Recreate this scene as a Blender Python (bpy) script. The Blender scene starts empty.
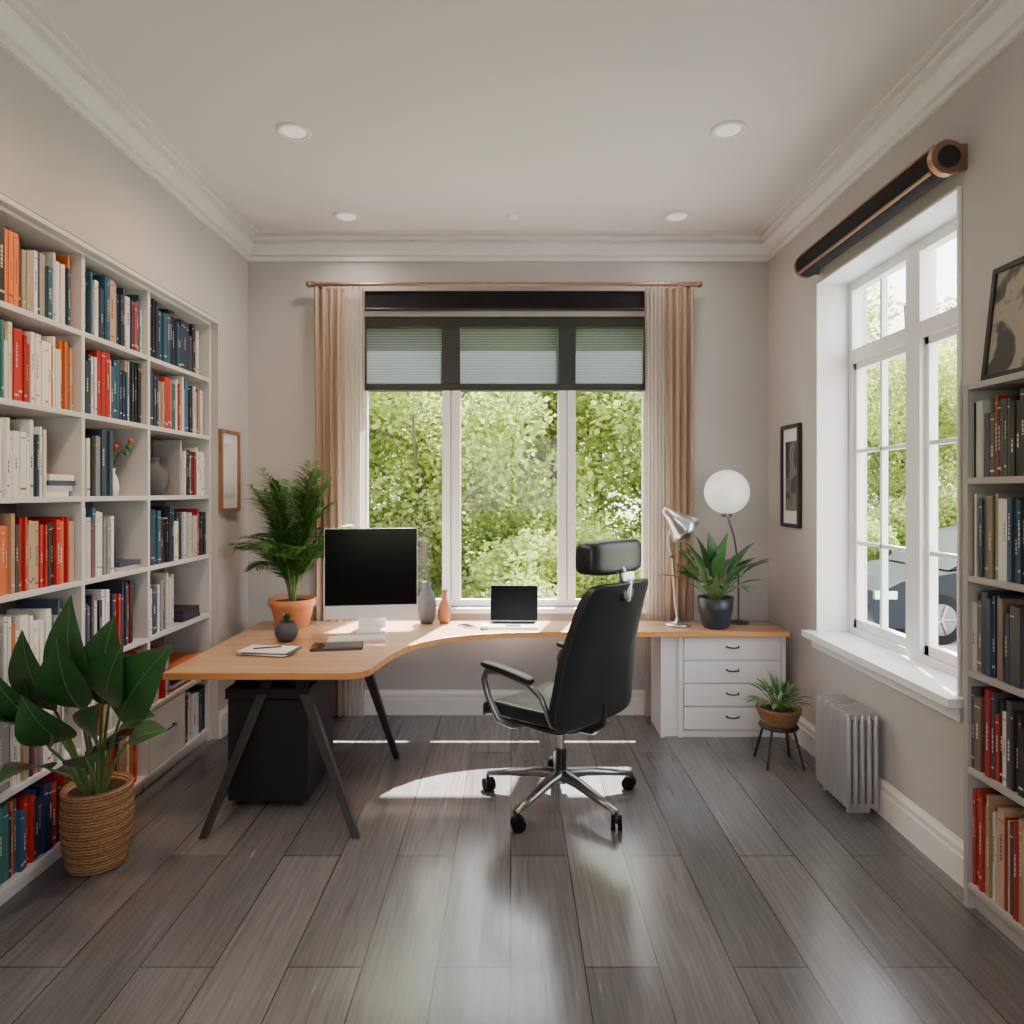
import bpy, bmesh, math, random
from math import sin, cos, pi, radians
from mathutils import Vector, Matrix, noise
random.seed(7)
S = bpy.context.scene
COL = S.collection

# ---------------------------------------------------------------- materials
def newmat(name):
    m = bpy.data.materials.new(name); m.use_nodes = True
    nt = m.node_tree; b = nt.nodes.get("Principled BSDF")
    return m, nt, b
def pmat(name, col, rough=0.5, metal=0.0, var=0.06, nscale=8.0, bump=0.0, bscale=60.0, coat=0.0, stretch=(1,1,1), spec=0.5, emit=None, es=0):
    m, nt, b = newmat(name)
    N = nt.nodes; L = nt.links
    tc = N.new("ShaderNodeTexCoord"); mp = N.new("ShaderNodeMapping"); mp.inputs['Scale'].default_value = stretch
    L.new(tc.outputs['Object'], mp.inputs[0])
    nz = N.new("ShaderNodeTexNoise"); nz.inputs['Scale'].default_value = nscale; nz.inputs['Detail'].default_value = 4
    L.new(mp.outputs[0], nz.inputs[0])
    mx = N.new("ShaderNodeMix"); mx.data_type = 'RGBA'
    c = Vector(col)
    mx.inputs[6].default_value = (*(c*(1-var)), 1); mx.inputs[7].default_value = (*[min(1, v*(1+var)) for v in c], 1)
    L.new(nz.outputs[0], mx.inputs[0]); L.new(mx.outputs[2], b.inputs['Base Color'])
    b.inputs['Roughness'].default_value = rough; b.inputs['Metallic'].default_value = metal
    b.inputs['Specular IOR Level'].default_value = spec
    b.inputs['Coat Weight'].default_value = coat
    if bump > 0:
        n2 = N.new("ShaderNodeTexNoise"); n2.inputs['Scale'].default_value = bscale; n2.inputs['Detail'].default_value = 3
        L.new(mp.outputs[0], n2.inputs[0])
        bp = N.new("ShaderNodeBump"); bp.inputs['Strength'].default_value = bump; bp.inputs['Distance'].default_value = 0.01
        L.new(n2.outputs[0], bp.inputs['Height']); L.new(bp.outputs[0], b.inputs['Normal'])
    if emit:
        b.inputs['Emission Color'].default_value = (*emit, 1); b.inputs['Emission Strength'].default_value = es
    return m
def woodmat(name, c1, c2, axis='x', rough=0.4, scale=6):
    m, nt, b = newmat(name); N = nt.nodes; L = nt.links
    tc = N.new("ShaderNodeTexCoord"); mp = N.new("ShaderNodeMapping")
    st = {'x': (0.5, 9, 9), 'y': (9, 0.5, 9), 'z': (9, 9, 0.5)}[axis]
    mp.inputs['Scale'].default_value = st; L.new(tc.outputs['Object'], mp.inputs[0])
    nz = N.new("ShaderNodeTexNoise"); nz.inputs['Scale'].default_value = scale/2; nz.inputs['Detail'].default_value = 8; nz.inputs['Distortion'].default_value = 0.6
    L.new(mp.outputs[0], nz.inputs[0])
    cr = N.new("ShaderNodeValToRGB"); cr.color_ramp.elements[0].position = 0.32; cr.color_ramp.elements[1].position = 0.7
    cr.color_ramp.elements[0].color = (*c1, 1); cr.color_ramp.elements[1].color = (*c2, 1)
    L.new(nz.outputs[0], cr.inputs[0]); L.new(cr.outputs[0], b.inputs['Base Color'])
    b.inputs['Roughness'].default_value = rough
    return m
def attrmat(name, rough=0.5, var=0.15, transl=0.0, noisy=20):
    m, nt, b = newmat(name); N = nt.nodes; L = nt.links
    at = N.new("ShaderNodeAttribute"); at.attribute_name = "Col"
    nz = N.new("ShaderNodeTexNoise"); nz.inputs['Scale'].default_value = noisy
    tc = N.new("ShaderNodeTexCoord"); L.new(tc.outputs['Object'], nz.inputs[0])
    mr = N.new("ShaderNodeMapRange"); mr.inputs['To Min'].default_value = 1-var; mr.inputs['To Max'].default_value = 1+var
    L.new(nz.outputs[0], mr.inputs[0])
    vm = N.new("ShaderNodeVectorMath"); vm.operation = 'SCALE'
    L.new(at.outputs['Color'], vm.inputs[0]); L.new(mr.outputs[0], vm.inputs['Scale'])
    L.new(vm.outputs[0], b.inputs['Base Color']); b.inputs['Roughness'].default_value = rough
    if transl > 0:
        tr = N.new("ShaderNodeBsdfTranslucent"); L.new(vm.outputs[0], tr.inputs[0])
        mx = N.new("ShaderNodeMixShader"); mx.inputs[0].default_value = transl
        L.new(b.outputs[0], mx.inputs[1]); L.new(tr.outputs[0], mx.inputs[2])
        L.new(mx.outputs[0], N['Material Output'].inputs[0])
    return m

M_wall = pmat("wall_paint", (0.475, 0.448, 0.440), 0.85, var=0.02, nscale=2, bump=0.03, bscale=200)
M_ceil = pmat("ceiling_paint", (0.68, 0.655, 0.64), 0.9, var=0.015, nscale=2)
M_trim = pmat("trim_white", (0.76, 0.74, 0.73), 0.45, var=0.02)
M_white = pmat("white_lacquer", (0.76, 0.76, 0.765), 0.35, var=0.02)
M_winw = pmat("window_white", (0.84, 0.835, 0.835), 0.35, var=0.02)
M_shelf = pmat("bookcase_paint", (0.62, 0.605, 0.60), 0.5, var=0.03)
M_shelfd = pmat("bookcase_grey", (0.36, 0.34, 0.33), 0.5, var=0.03)
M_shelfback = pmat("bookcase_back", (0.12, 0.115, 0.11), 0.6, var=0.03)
M_black = pmat("black_metal", (0.014, 0.014, 0.015), 0.38, var=0.1)
M_boxblk = pmat("black_leatherette", (0.010, 0.010, 0.011), 0.5, var=0.15, bump=.1, bscale=200, spec=.3)
M_blackfr = pmat("black_frame", (0.018, 0.018, 0.020), 0.45, var=0.1)
M_blackfab = pmat("black_fabric", (0.008, 0.008, 0.010), 0.85, var=0.2, bump=0.4, bscale=300, spec=.3)
M_leather = pmat("black_leather", (0.014, 0.018, 0.021), 0.36, var=0.15, bump=0.04, bscale=250, spec=.5)
M_alu = pmat("aluminium", (0.60, 0.61, 0.62), 0.28, metal=1.0, var=0.03)
M_darkalu = pmat("dark_aluminium", (0.12, 0.12, 0.125), 0.3, metal=0.9, var=0.05)
M_greyalu = pmat("grey_aluminium", (0.24, 0.245, 0.25), 0.28, metal=0.9, var=0.05)
M_imac = pmat("computer_silver", (0.70, 0.71, 0.72), 0.3, metal=0.25, var=0.02)
M_screen = pmat("screen_glass", (0.003, 0.003, 0.004), 0.18, var=0.05, spec=.10)
M_gold = pmat("bronze", (0.34, 0.20, 0.125), 0.35, metal=0.85, var=0.08)
M_desk = woodmat("desk_wood", (0.43, 0.255, 0.135), (0.57, 0.365, 0.215), 'x', 0.27)
M_edge = woodmat("desk_edge", (0.56, 0.25, 0.07), (0.70, 0.35, 0.12), 'x', 0.4)
M_framewood = woodmat("frame_wood", (0.22, 0.10, 0.045), (0.32, 0.15, 0.07), 'z', 0.4)
M_terra = pmat("terracotta", (0.60, 0.24, 0.10), 0.7, var=0.12, nscale=12)
M_soil = pmat("soil", (0.03, 0.02, 0.014), 0.95, var=0.4, nscale=60, bump=0.8, bscale=80)
M_stem = pmat("stem_green", (0.12, 0.19, 0.05), 0.5, var=0.15)
M_rib = pmat("leaf_rib", (0.14, 0.24, 0.09), 0.4, var=0.1)
M_palm = pmat("palm_leaf", (0.07, 0.19, 0.03), 0.42, var=0.45, nscale=5)
M_leafbig = pmat("broad_leaf", (0.03, 0.10, 0.03), 0.3, var=0.45, nscale=7)
M_leafmid = pmat("pot_leaf", (0.05, 0.15, 0.04), 0.4, var=0.35, nscale=9)
M_pot = pmat("dark_ceramic", (0.025, 0.034, 0.044), 0.35, var=0.1)
M_vase = pmat("stoneware", (0.065, 0.07, 0.08), 0.6, var=0.25, nscale=20)
M_vaseb = pmat("brown_ceramic", (0.30, 0.12, 0.06), 0.5, var=0.2, nscale=14)
M_paper = pmat("paper", (0.78, 0.77, 0.74), 0.7, var=0.02)
M_rad = pmat("radiator_steel", (0.46, 0.46, 0.46), 0.33, metal=0.6, var=0.03)
M_globe = pmat("opal_glass", (0.9, 0.89, 0.87), 0.25, var=0.01, emit=(1, .95, .88), es=0.5)
M_down = pmat("downlight_lens", (0.8, 0.8, 0.8), 0.4, var=0.01, emit=(1, .93, .82), es=0.5)
M_book = attrmat("book_covers", 0.5, 0.12)
M_leaves = attrmat("tree_foliage", 0.55, 0.3, transl=0.45, noisy=0.8)
M_bark = pmat("bark", (0.09, 0.07, 0.05), 0.9, var=0.3, bump=0.8, bscale=20)
M_grass = pmat("grass", (0.16, 0.25, 0.05), 0.9, var=0.35, nscale=3, bump=0.6, bscale=30)
M_pave = pmat("paving", (0.34, 0.325, 0.32), 0.85, var=0.12, nscale=4)
M_car = pmat("car_paint", (0.008, 0.012, 0.016), 0.3, metal=0.0, var=0.05, coat=0.0, spec=.12)
M_carglass = pmat("car_glass", (0.003, 0.004, 0.005), 0.15, var=0.05, spec=.08)
M_tyre = pmat("tyre", (0.008, 0.008, 0.009), 0.8, var=0.1, spec=.1)
M_copper = pmat("red_flower", (0.6, 0.06, 0.03), 0.5)
M_red = M_copper

# wicker
def wicker(name, c):
    m, nt, b = newmat(name); N = nt.nodes; L = nt.links
    tc = N.new("ShaderNodeTexCoord")
    w1 = N.new("ShaderNodeTexWave"); w1.bands_direction = 'Z'; w1.inputs['Scale'].default_value = 24; w1.inputs['Distortion'].default_value = 2; w1.inputs['Detail Scale'].default_value = 4
    L.new(tc.outputs['Object'], w1.inputs[0])
    nz = N.new("ShaderNodeTexNoise"); nz.inputs['Scale'].default_value = 45; L.new(tc.outputs['Object'], nz.inputs[0])
    mx = N.new("ShaderNodeMath"); mx.operation = 'MULTIPLY'; L.new(w1.outputs[1], mx.inputs[0]); L.new(nz.outputs[0], mx.inputs[1])
    cr = N.new("ShaderNodeValToRGB"); cr.color_ramp.elements[0].color = (c[0]*.4, c[1]*.4, c[2]*.4, 1); cr.color_ramp.elements[1].color = (*c, 1)
    cr.color_ramp.elements[0].position = 0.05; cr.color_ramp.elements[1].position = 0.5
    L.new(mx.outputs[0], cr.inputs[0]); L.new(cr.outputs[0], b.inputs['Base Color']); b.inputs['Roughness'].default_value = 0.75
    bp = N.new("ShaderNodeBump"); bp.inputs['Strength'].default_value = 0.8; bp.inputs['Distance'].default_value = 0.01
    L.new(mx.outputs[0], bp.inputs['Height']); L.new(bp.outputs[0], b.inputs['Normal'])
    return m
M_wick = wicker("wicker", (0.48, 0.24, 0.10))

# floor planks
def floormat():
    m, nt, b = newmat("floor_planks"); N = nt.nodes; L = nt.links
    tc = N.new("ShaderNodeTexCoord"); mp = N.new("ShaderNodeMapping")
    mp.inputs['Rotation'].default_value = (0, 0, radians(90)); mp.inputs['Location'].default_value = (0.4, 0.005, 0)
    L.new(tc.outputs['Object'], mp.inputs[0])
    br = N.new("ShaderNodeTexBrick"); br.inputs['Scale'].default_value = 1; br.inputs['Brick Width'].default_value = 1.9
    br.inputs['Row Height'].default_value = 0.25; br.inputs['Mortar Size'].default_value = 0.0026; br.inputs['Mortar Smooth'].default_value = 0.2
    br.offset = 0.37; br.offset_frequency = 2
    br.inputs['Color1'].default_value = (0.092, 0.091, 0.093, 1); br.inputs['Color2'].default_value = (0.148, 0.145, 0.146, 1)
    br.inputs['Mortar'].default_value = (0.016, 0.016, 0.016, 1)
    L.new(mp.outputs[0], br.inputs[0])
    m2 = N.new("ShaderNodeMapping"); m2.inputs['Scale'].default_value = (26, 1.3, 1); L.new(tc.outputs['Object'], m2.inputs[0])
    nz = N.new("ShaderNodeTexNoise"); nz.inputs['Scale'].default_value = 2.2; nz.inputs['Detail'].default_value = 8; nz.inputs['Distortion'].default_value = 0.8
    L.new(m2.outputs[0], nz.inputs[0])
    mr = N.new("ShaderNodeMapRange"); mr.inputs['From Min'].default_value = 0.25; mr.inputs['From Max'].default_value = 0.75
    mr.inputs['To Min'].default_value = 0.74; mr.inputs['To Max'].default_value = 1.26
    L.new(nz.outputs[0], mr.inputs[0])
    vm = N.new("ShaderNodeVectorMath"); vm.operation = 'SCALE'; L.new(br.outputs['Color'], vm.inputs[0]); L.new(mr.outputs[0], vm.inputs['Scale'])
    L.new(vm.outputs[0], b.inputs['Base Color'])
    r2 = N.new("ShaderNodeMapRange"); r2.inputs['To Min'].default_value = 0.14; r2.inputs['To Max'].default_value = 0.32
    L.new(nz.outputs[0], r2.inputs[0]); L.new(r2.outputs[0], b.inputs['Roughness']); b.inputs['Specular IOR Level'].default_value = 0.9
    b.inputs['Coat Weight'].default_value = .12; b.inputs['Coat Roughness'].default_value = .12
    bp = N.new("ShaderNodeBump"); bp.inputs['Strength'].default_value = 0.07; bp.inputs['Distance'].default_value = 0.004
    ad = N.new("ShaderNodeMath"); ad.operation = 'MULTIPLY_ADD'; ad.inputs[1].default_value = -3; L.new(br.outputs['Fac'], ad.inputs[0]); L.new(nz.outputs[0], ad.inputs[2])
    L.new(ad.outputs[0], bp.inputs['Height']); L.new(bp.outputs[0], b.inputs['Normal']); L.new(bp.outputs[0], b.inputs['Coat Normal'])
    return m
M_floor = floormat()

def clothmat(name, col, transp, transl):
    m, nt, b = newmat(name); N = nt.nodes; L = nt.links
    tc = N.new("ShaderNodeTexCoord"); nz = N.new("ShaderNodeTexNoise"); nz.inputs['Scale'].default_value = 30
    L.new(tc.outputs['Object'], nz.inputs[0])
    mx = N.new("ShaderNodeMix"); mx.data_type = 'RGBA'; mx.inputs[6].default_value = (*[c*.93 for c in col], 1); mx.inputs[7].default_value = (*col, 1)
    L.new(nz.outputs[0], mx.inputs[0])
    L.new(mx.outputs[2], b.inputs['Base Color']); b.inputs['Roughness'].default_value = 0.9
    tl = N.new("ShaderNodeBsdfTranslucent"); L.new(mx.outputs[2], tl.inputs[0])
    a = N.new("ShaderNodeMixShader"); a.inputs[0].default_value = transl; L.new(b.outputs[0], a.inputs[1]); L.new(tl.outputs[0], a.inputs[2])
    t = N.new("ShaderNodeBsdfTransparent"); c = N.new("ShaderNodeMixShader"); c.inputs[0].default_value = transp
    L.new(a.outputs[0], c.inputs[1]); L.new(t.outputs[0], c.inputs[2]); L.new(c.outputs[0], N['Material Output'].inputs[0])
    return m
M_curt = clothmat("curtain_linen", (0.50, 0.365, 0.28), 0.02, 0.3)
M_sheer = clothmat("sheer_voile", (0.80, 0.70, 0.63), 0.48, 0.55)

def blindmat():
    m, nt, b = newmat("blind_fabric"); N = nt.nodes; L = nt.links
    tc = N.new("ShaderNodeTexCoord"); w = N.new("ShaderNodeTexWave"); w.bands_direction = 'Z'; w.inputs['Scale'].default_value = 16; w.inputs['Distortion'].default_value = 0.8; w.inputs['Detail Scale'].default_value = 3
    L.new(tc.outputs['Object'], w.inputs[0])
    cr = N.new("ShaderNodeValToRGB"); cr.color_ramp.elements[0].color = (0.11, 0.13, 0.14, 1); cr.color_ramp.elements[1].color = (0.22, 0.25, 0.265, 1)
    L.new(w.outputs[1], cr.inputs[0]); L.new(cr.outputs[0], b.inputs['Base Color']); b.inputs['Roughness'].default_value = 0.9
    tl = N.new("ShaderNodeBsdfTranslucent"); L.new(cr.outputs[0], tl.inputs[0])
    a = N.new("ShaderNodeMixShader"); a.inputs[0].default_value = 0.5; L.new(b.outputs[0], a.inputs[1]); L.new(tl.outputs[0], a.inputs[2])
    t = N.new("ShaderNodeBsdfTransparent"); c = N.new("ShaderNodeMixShader"); c.inputs[0].default_value = 0.16
    L.new(a.outputs[0], c.inputs[1]); L.new(t.outputs[0], c.inputs[2]); L.new(c.outputs[0], N['Material Output'].inputs[0])
    return m
M_blind = blindmat()
def glassmat():
    m, nt, b = newmat("window_glass"); N = nt.nodes; L = nt.links
    t = N.new("ShaderNodeBsdfTransparent"); t.inputs[0].default_value = (0.98, 0.985, 0.98, 1)
    g = N.new("ShaderNodeBsdfGlossy"); g.inputs['Roughness'].default_value = 0.02
    c = N.new("ShaderNodeMixShader"); c.inputs[0].default_value = 0.008
    L.new(t.outputs[0], c.inputs[1]); L.new(g.outputs[0], c.inputs[2]); L.new(c.outputs[0], N['Material Output'].inputs[0])
    return m
M_glass = glassmat()
def artmat(name, dark, light, sc, thr=0.5):
    m, nt, b = newmat(name); N = nt.nodes; L = nt.links
    tc = N.new("ShaderNodeTexCoord"); nz = N.new("ShaderNodeTexNoise"); nz.inputs['Scale'].default_value = sc; nz.inputs['Detail'].default_value = 10; nz.inputs['Distortion'].default_value = 1.2
    L.new(tc.outputs['Object'], nz.inputs[0]); cr = N.new("ShaderNodeValToRGB"); cr.color_ramp.elements[0].position = thr-.04; cr.color_ramp.elements[1].position = thr+.04
    cr.color_ramp.elements[0].color = (*dark, 1); cr.color_ramp.elements[1].color = (*light, 1)
    L.new(nz.outputs[0], cr.inputs[0]); L.new(cr.outputs[0], b.inputs['Base Color']); b.inputs['Roughness'].default_value = 0.4
    return m
M_artL = artmat("art_pale", (0.60, 0.58, 0.54), (0.74, 0.73, 0.70), 5)
M_artR = artmat("art_grey", (0.02, 0.02, 0.02), (0.16, 0.16, 0.15), 6)
M_artT = artmat("art_abstract", (0.05, 0.048, 0.045), (0.32, 0.28, 0.235), 5.5, 0.49)

# ---------------------------------------------------------------- mesh builder
class MB:
    def __init__(s, name):
        s.name = name; s.v = []; s.f = []; s.fm = []; s.sm = []; s.fc = []; s.mats = []; s.M = Matrix.Identity(4)
    def add(s, vs, fs, mat, smooth=False, col=None):
        if mat not in s.mats: s.mats.append(mat)
        k = s.mats.index(mat); o = len(s.v)
        for p in vs: s.v.append(tuple(s.M @ Vector(p)))
        for f in fs:
            s.f.append(tuple(o+i for i in f)); s.fm.append(k); s.sm.append(smooth); s.fc.append(col)
    def box(s, x0, x1, y0, y1, z0, z1, mat, col=None):
        vs = [(x0,y0,z0),(x1,y0,z0),(x1,y1,z0),(x0,y1,z0),(x0,y0,z1),(x1,y0,z1),(x1,y1,z1),(x0,y1,z1)]
        s.add(vs, [(0,3,2,1),(4,5,6,7),(0,1,5,4),(1,2,6,5),(2,3,7,6),(3,0,4,7)], mat, False, col)
    def tube(s, pts, r, mat, n=10, caps=True, smooth=True):
        pts = [Vector(p) for p in pts]
        if not isinstance(r, (list, tuple)): r = [r]*len(pts)
        d0 = (pts[1]-pts[0]).normalized(); u = d0.orthogonal().normalized()
        vs = []
        for i, p in enumerate(pts):
            if i == 0: d = pts[1]-pts[0]
            elif i == len(pts)-1: d = pts[-1]-pts[-2]
            else: d = (pts[i+1]-pts[i]).normalized()+(pts[i]-pts[i-1]).normalized()
            d.normalize(); u = (u - d*u.dot(d)).normalized(); w = d.cross(u)
            for k in range(n):
                a = 2*pi*k/n; vs.append(p+(u*cos(a)+w*sin(a))*r[i])
        fs = []
        for i in range(len(pts)-1):
            for k in range(n):
                fs.append((i*n+k, i*n+(k+1)%n, (i+1)*n+(k+1)%n, (i+1)*n+k))
        s.add(vs, fs, mat, smooth)
        if caps:
            s.add(vs[:n], [tuple(range(n))[::-1]], mat); s.add(vs[-n:], [tuple(range(n))], mat)
    def cyl(s, p0, p1, r0, mat, r1=None, n=24, smooth=True):
        s.tube([p0, p1], [r0, r0 if r1 is None else r1], mat, n, True, smooth)
    def bar(s, p0, p1, wx, wy, mat, wx1=None, wy1=None):
        wx1 = wx1 or wx; wy1 = wy1 or wy
        p0 = Vector(p0); p1 = Vector(p1); vs = []
        for p, a, b in ((p0, wx, wy), (p1, wx1, wy1)):
            for sx, sy in ((-1,-1),(1,-1),(1,1),(-1,1)): vs.append(p+Vector((sx*a/2, sy*b/2, 0)))
        s.add(vs, [(0,3,2,1),(4,5,6,7),(0,1,5,4),(1,2,6,5),(2,3,7,6),(3,0,4,7)], mat)
    def lathe(s, prof, c, mat, n=32, smooth=True):
        vs = []; fs = []
        for (r, z) in prof:
            for k in range(n):
                a = 2*pi*k/n; vs.append((c[0]+r*cos(a), c[1]+r*sin(a), c[2]+z))
        for i in range(len(prof)-1):
            for k in range(n): fs.append((i*n+k, i*n+(k+1)%n, (i+1)*n+(k+1)%n, (i+1)*n+k))
        s.add(vs, fs, mat, smooth)
    def prism(s, poly, ext, mat, smooth=False, capmat=None):
        n = len(poly); e = Vector(ext); vs = [Vector(p) for p in poly]+[Vector(p)+e for p in poly]
        s.add(vs, [(i, (i+1)%n, n+(i+1)%n, n+i) for i in range(n)], mat, smooth)
        s.add(vs, [tuple(range(n))[::-1], tuple(range(n, 2*n))], capmat or mat)
    def sphere(s, c, r, mat, sc=(1,1,1), n=24):
        vs = []; fs = []; m = n//2
        for i in range(m+1):
            t = pi*i/m
            for k in range(n):
                a = 2*pi*k/n; vs.append((c[0]+r*sc[0]*sin(t)*cos(a), c[1]+r*sc[1]*sin(t)*sin(a), c[2]+r*sc[2]*cos(t)))
        for i in range(m):
            for k in range(n): fs.append((i*n+k, (i+1)*n+k, (i+1)*n+(k+1)%n, i*n+(k+1)%n))
        s.add(vs, fs, mat, True)
    def rbox(s, c, size, mat, e=0.3, deform=None, nu=40, nv=24):
        def sp(w, m): return math.copysign(abs(w)**m, w)
        vs = []; fs = []
        for i in range(nv+1):
            v = -pi/2+pi*i/nv
            for k in range(nu):
                u = -pi+2*pi*k/nu
                p = Vector((size[0]/2*sp(cos(v), e)*sp(cos(u), e), size[1]/2*sp(cos(v), e)*sp(sin(u), e), size[2]/2*sp(sin(v), e)))
                if deform: p = deform(p)
                vs.append(p+Vector(c))
        for i in range(nv):
            for k in range(nu): fs.append((i*nu+k, i*nu+(k+1)%nu, (i+1)*nu+(k+1)%nu, (i+1)*nu+k))
        s.add(vs, fs, mat, True)
    def leaf(s, a, t, w, mat, nh=(0, -.6, .8), arch=0.1, fold=0.15, n=8, shape=0.8, rib=None):
        a = Vector(a); t = Vector(t); N = Vector(nh).normalized(); d = (t-a); Ln = d.length
        side = d.cross(N).normalized(); N2 = side.cross(d).normalized()
        vs = []; fs = []; mid = []
        for i in range(n+1):
            q = i/n; p = a+d*q+N2*(arch*Ln*4*q*(1-q)); h = w/2*max(0.02, sin(pi*min(1, q**shape)))
            vs += [p-side*h+N2*fold*h, p, p+side*h+N2*fold*h]; mid.append(p)
        for i in range(n):
            o = i*3; fs += [(o, o+1, o+4, o+3), (o+1, o+2, o+5, o+4)]
        s.add(vs, fs, mat, True)
        if rib: s.tube(mid, [.0035*(1-.8*i/n) for i in range(n+1)], rib, 6)
    def build(s, bevel=0, seg=2, recalc=True, parent=None):
        me = bpy.data.meshes.new(s.name); me.from_pydata(s.v, [], s.f)
        for m in s.mats: me.materials.append(m)
        me.polygons.foreach_set('material_index', s.fm); me.polygons.foreach_set('use_smooth', s.sm)
        if any(c is not None for c in s.fc):
            ca = me.color_attributes.new("Col", 'FLOAT_COLOR', 'CORNER'); arr = []
            for p, c in zip(me.polygons, s.fc):
                c = c or (0.5, 0.5, 0.5)
                arr += [c[0], c[1], c[2], 1.0]*p.loop_total
            ca.data.foreach_set('color', arr)
        if recalc:
            bm = bmesh.new(); bm.from_mesh(me)
            bmesh.ops.remove_doubles(bm, verts=bm.verts, dist=1e-6) if bevel else None
            bmesh.ops.recalc_face_normals(bm, faces=bm.faces); bm.to_mesh(me); bm.free()
        me.update()
        ob = bpy.data.objects.new(s.name, me); COL.objects.link(ob)
        if bevel:
            b = ob.modifiers.new("bevel", 'BEVEL'); b.width = bevel; b.segments = seg; b.limit_method = 'ANGLE'; b.angle_limit = radians(40)
        if parent: ob.parent = parent
        return ob

# ---------------------------------------------------------------- room constants
XL, XR, YB, YR, H = -1.902, 1.844, 4.92, -1.6, 3.437
WLo, WRo, WBo = -2.36, 2.14, 5.12
e = .001

m = MB("floor"); m.box(WLo, WRo, YR-.2, WBo, -0.12, 0, M_floor); m.build()
m = MB("ceiling"); m.box(WLo, WRo, YR-.2, WBo, H, H+.12, M_ceil); m.build()
wx0, wx1, wz0, wz1 = -1.085, 0.985, 0.77, 2.87
m = MB("wall_back")
m.box(WLo, wx0, YB, WBo, 0, H, M_wall); m.box(wx1, WRo, YB, WBo, 0, H, M_wall)
m.box(wx0, wx1, YB, WBo, 0, wz0, M_wall); m.box(wx0, wx1, YB, WBo, wz1, H, M_wall); m.build()
NY0, NY1, NZ = 1.2, 4.42, 2.715
m = MB("wall_left")
m.box(WLo, XL, NY1, YB, 0, H, M_wall); m.box(WLo, XL, NY0, NY1, NZ, H, M_wall)
m.box(WLo, -2.26, NY0, NY1, 0, NZ, M_wall); m.box(WLo, XL, YR, NY0, 0, H, M_wall); m.build()
ry0, ry1, rz0, rz1 = 2.80, 4.116, 0.72, 2.86
RN0, RN1, RNZ = 1.2, 2.65, 2.02
m = MB("wall_right")
m.box(XR, WRo, ry1, YB, 0, H, M_wall); m.box(XR, WRo, ry0, ry1, 0, rz0, M_wall); m.box(XR, WRo, ry0, ry1, rz1, H, M_wall)
m.box(XR, WRo, RN1, ry0, 0, H, M_wall); m.box(XR, WRo, RN0, RN1, RNZ, H, M_wall); m.box(2.06, WRo, RN0, RN1, 0, RNZ, M_wall)
m.box(XR, WRo, YR, RN0, 0, H, M_wall); m.build()
# unseen wall behind the camera; its window is added to let in fill light
FW = .85
m = MB("wall_front")
m.box(WLo, -FW, YR-.2, YR, 0, H, M_wall); m.box(FW, WRo, YR-.2, YR, 0, H, M_wall); m.box(-FW, FW, YR-.2, YR, 2.6, H, M_wall)
m.box(-FW, FW, YR-.2, YR, 0, .8, M_wall); m.build()
m = MB("fill_window")
for x in (-FW, -.03, FW-.06): m.box(x, x+.06, YR-.12, YR-.06, .8, 2.6, M_winw)
m.box(-FW, FW, YR-.12, YR-.06, .8, .86, M_winw); m.box(-FW, FW, YR-.12, YR-.06, 2.54, 2.6, M_winw); m.build(.003)

# crown moulding
prof = [(0,-.18),(.022,-.18),(.022,-.158),(.010,-.154),(.010,-.142),(.030,-.138),(.034,-.122),(.040,-.105),(.052,-.088),(.066,-.078),(.066,-.066),(.052,-.062),(.052,-.050),(.086,-.046),(.086,-.026),(.072,-.022),(.072,-.012),(.112,-.010),(.112,0),(0,0)]
m = MB("trim_crown")
m.prism([(XL+d, YR, H+z) for d, z in prof], (0, YB-YR, 0), M_trim)
m.prism([(XR-d, YR, H+z) for d, z in prof], (0, YB-YR, 0), M_trim)
m.prism([(XL, YB-d, H+z) for d, z in prof], (XR-XL, 0, 0), M_trim)
m.build()
bp = [(0,0),(.022,0),(.022,.115),(.012,.119),(.012,.130),(.018,.134),(.018,.150),(.008,.165),(.006,.175),(0,.175)]
m = MB("baseboard_back"); m.prism([(XL, YB-d, z) for d, z in bp], (XR-XL, 0, 0), M_trim); m.build()
m = MB("baseboard_left"); m.prism([(XL+d, NY1+.01, z) for d, z in bp], (0, YB-NY1-.035, 0), M_trim); m.build()
m = MB("baseboard_right"); m.prism([(XR-d, RN1+.01, z) for d, z in bp], (0, YB-RN1-.035, 0), M_trim); m.build()

# ---------------------------------------------------------------- back window
m = MB("window_1")
fy0, fy1 = 4.95, 5.01
def fr(x0, x1, z0, z1, mat, y0=fy0, y1=fy1): m.box(x0, x1, y0, y1, z0, z1, mat)
zs = 2.335
mull = [(-.505, -.375), (.335, .46)]
fr(wx0+e, wx0+.035, wz0+e, zs-.001, M_winw); fr(wx1-.035, wx1-e, wz0+e, zs-.001, M_winw); fr(wx0+.035, wx1-.035, wz0+e, wz0+.05, M_winw)
for a, b in mull: fr(a, a+.058, wz0+.05, zs-.001, M_winw, 4.94, 5.02); fr(b-.058, b, wz0+.05, zs-.001, M_winw, 4.94, 5.02); fr(a+.058, b-.058, wz0+.05, zs-.001, M_winw, 4.96, 5.0)
fr(wx0+e, wx0+.03, zs, wz1-e, M_blackfr); fr(wx1-.03, wx1-e, zs, wz1-e, M_blackfr)
fr(wx0+.03, wx1-.03, zs, zs+.05, M_blackfr, 4.94, 5.02); fr(wx0+.03, wx1-.03, wz1-.075, wz1-e, M_blackfr, 4.94, 5.02)
for a, b in mull: fr(a, b, zs+.05, wz1-.075, M_blackfr, 4.93, 5.03)
m.box(wx0+.03, wx1-.03, 4.985, 4.99, wz0+.04, wz1-.05, M_glass)
m.box(wx0-.02, wx1+.02, 4.86, 4.95, wz0-.035, wz0, M_winw)
m.build(.003)
m = MB("window_blind")
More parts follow.
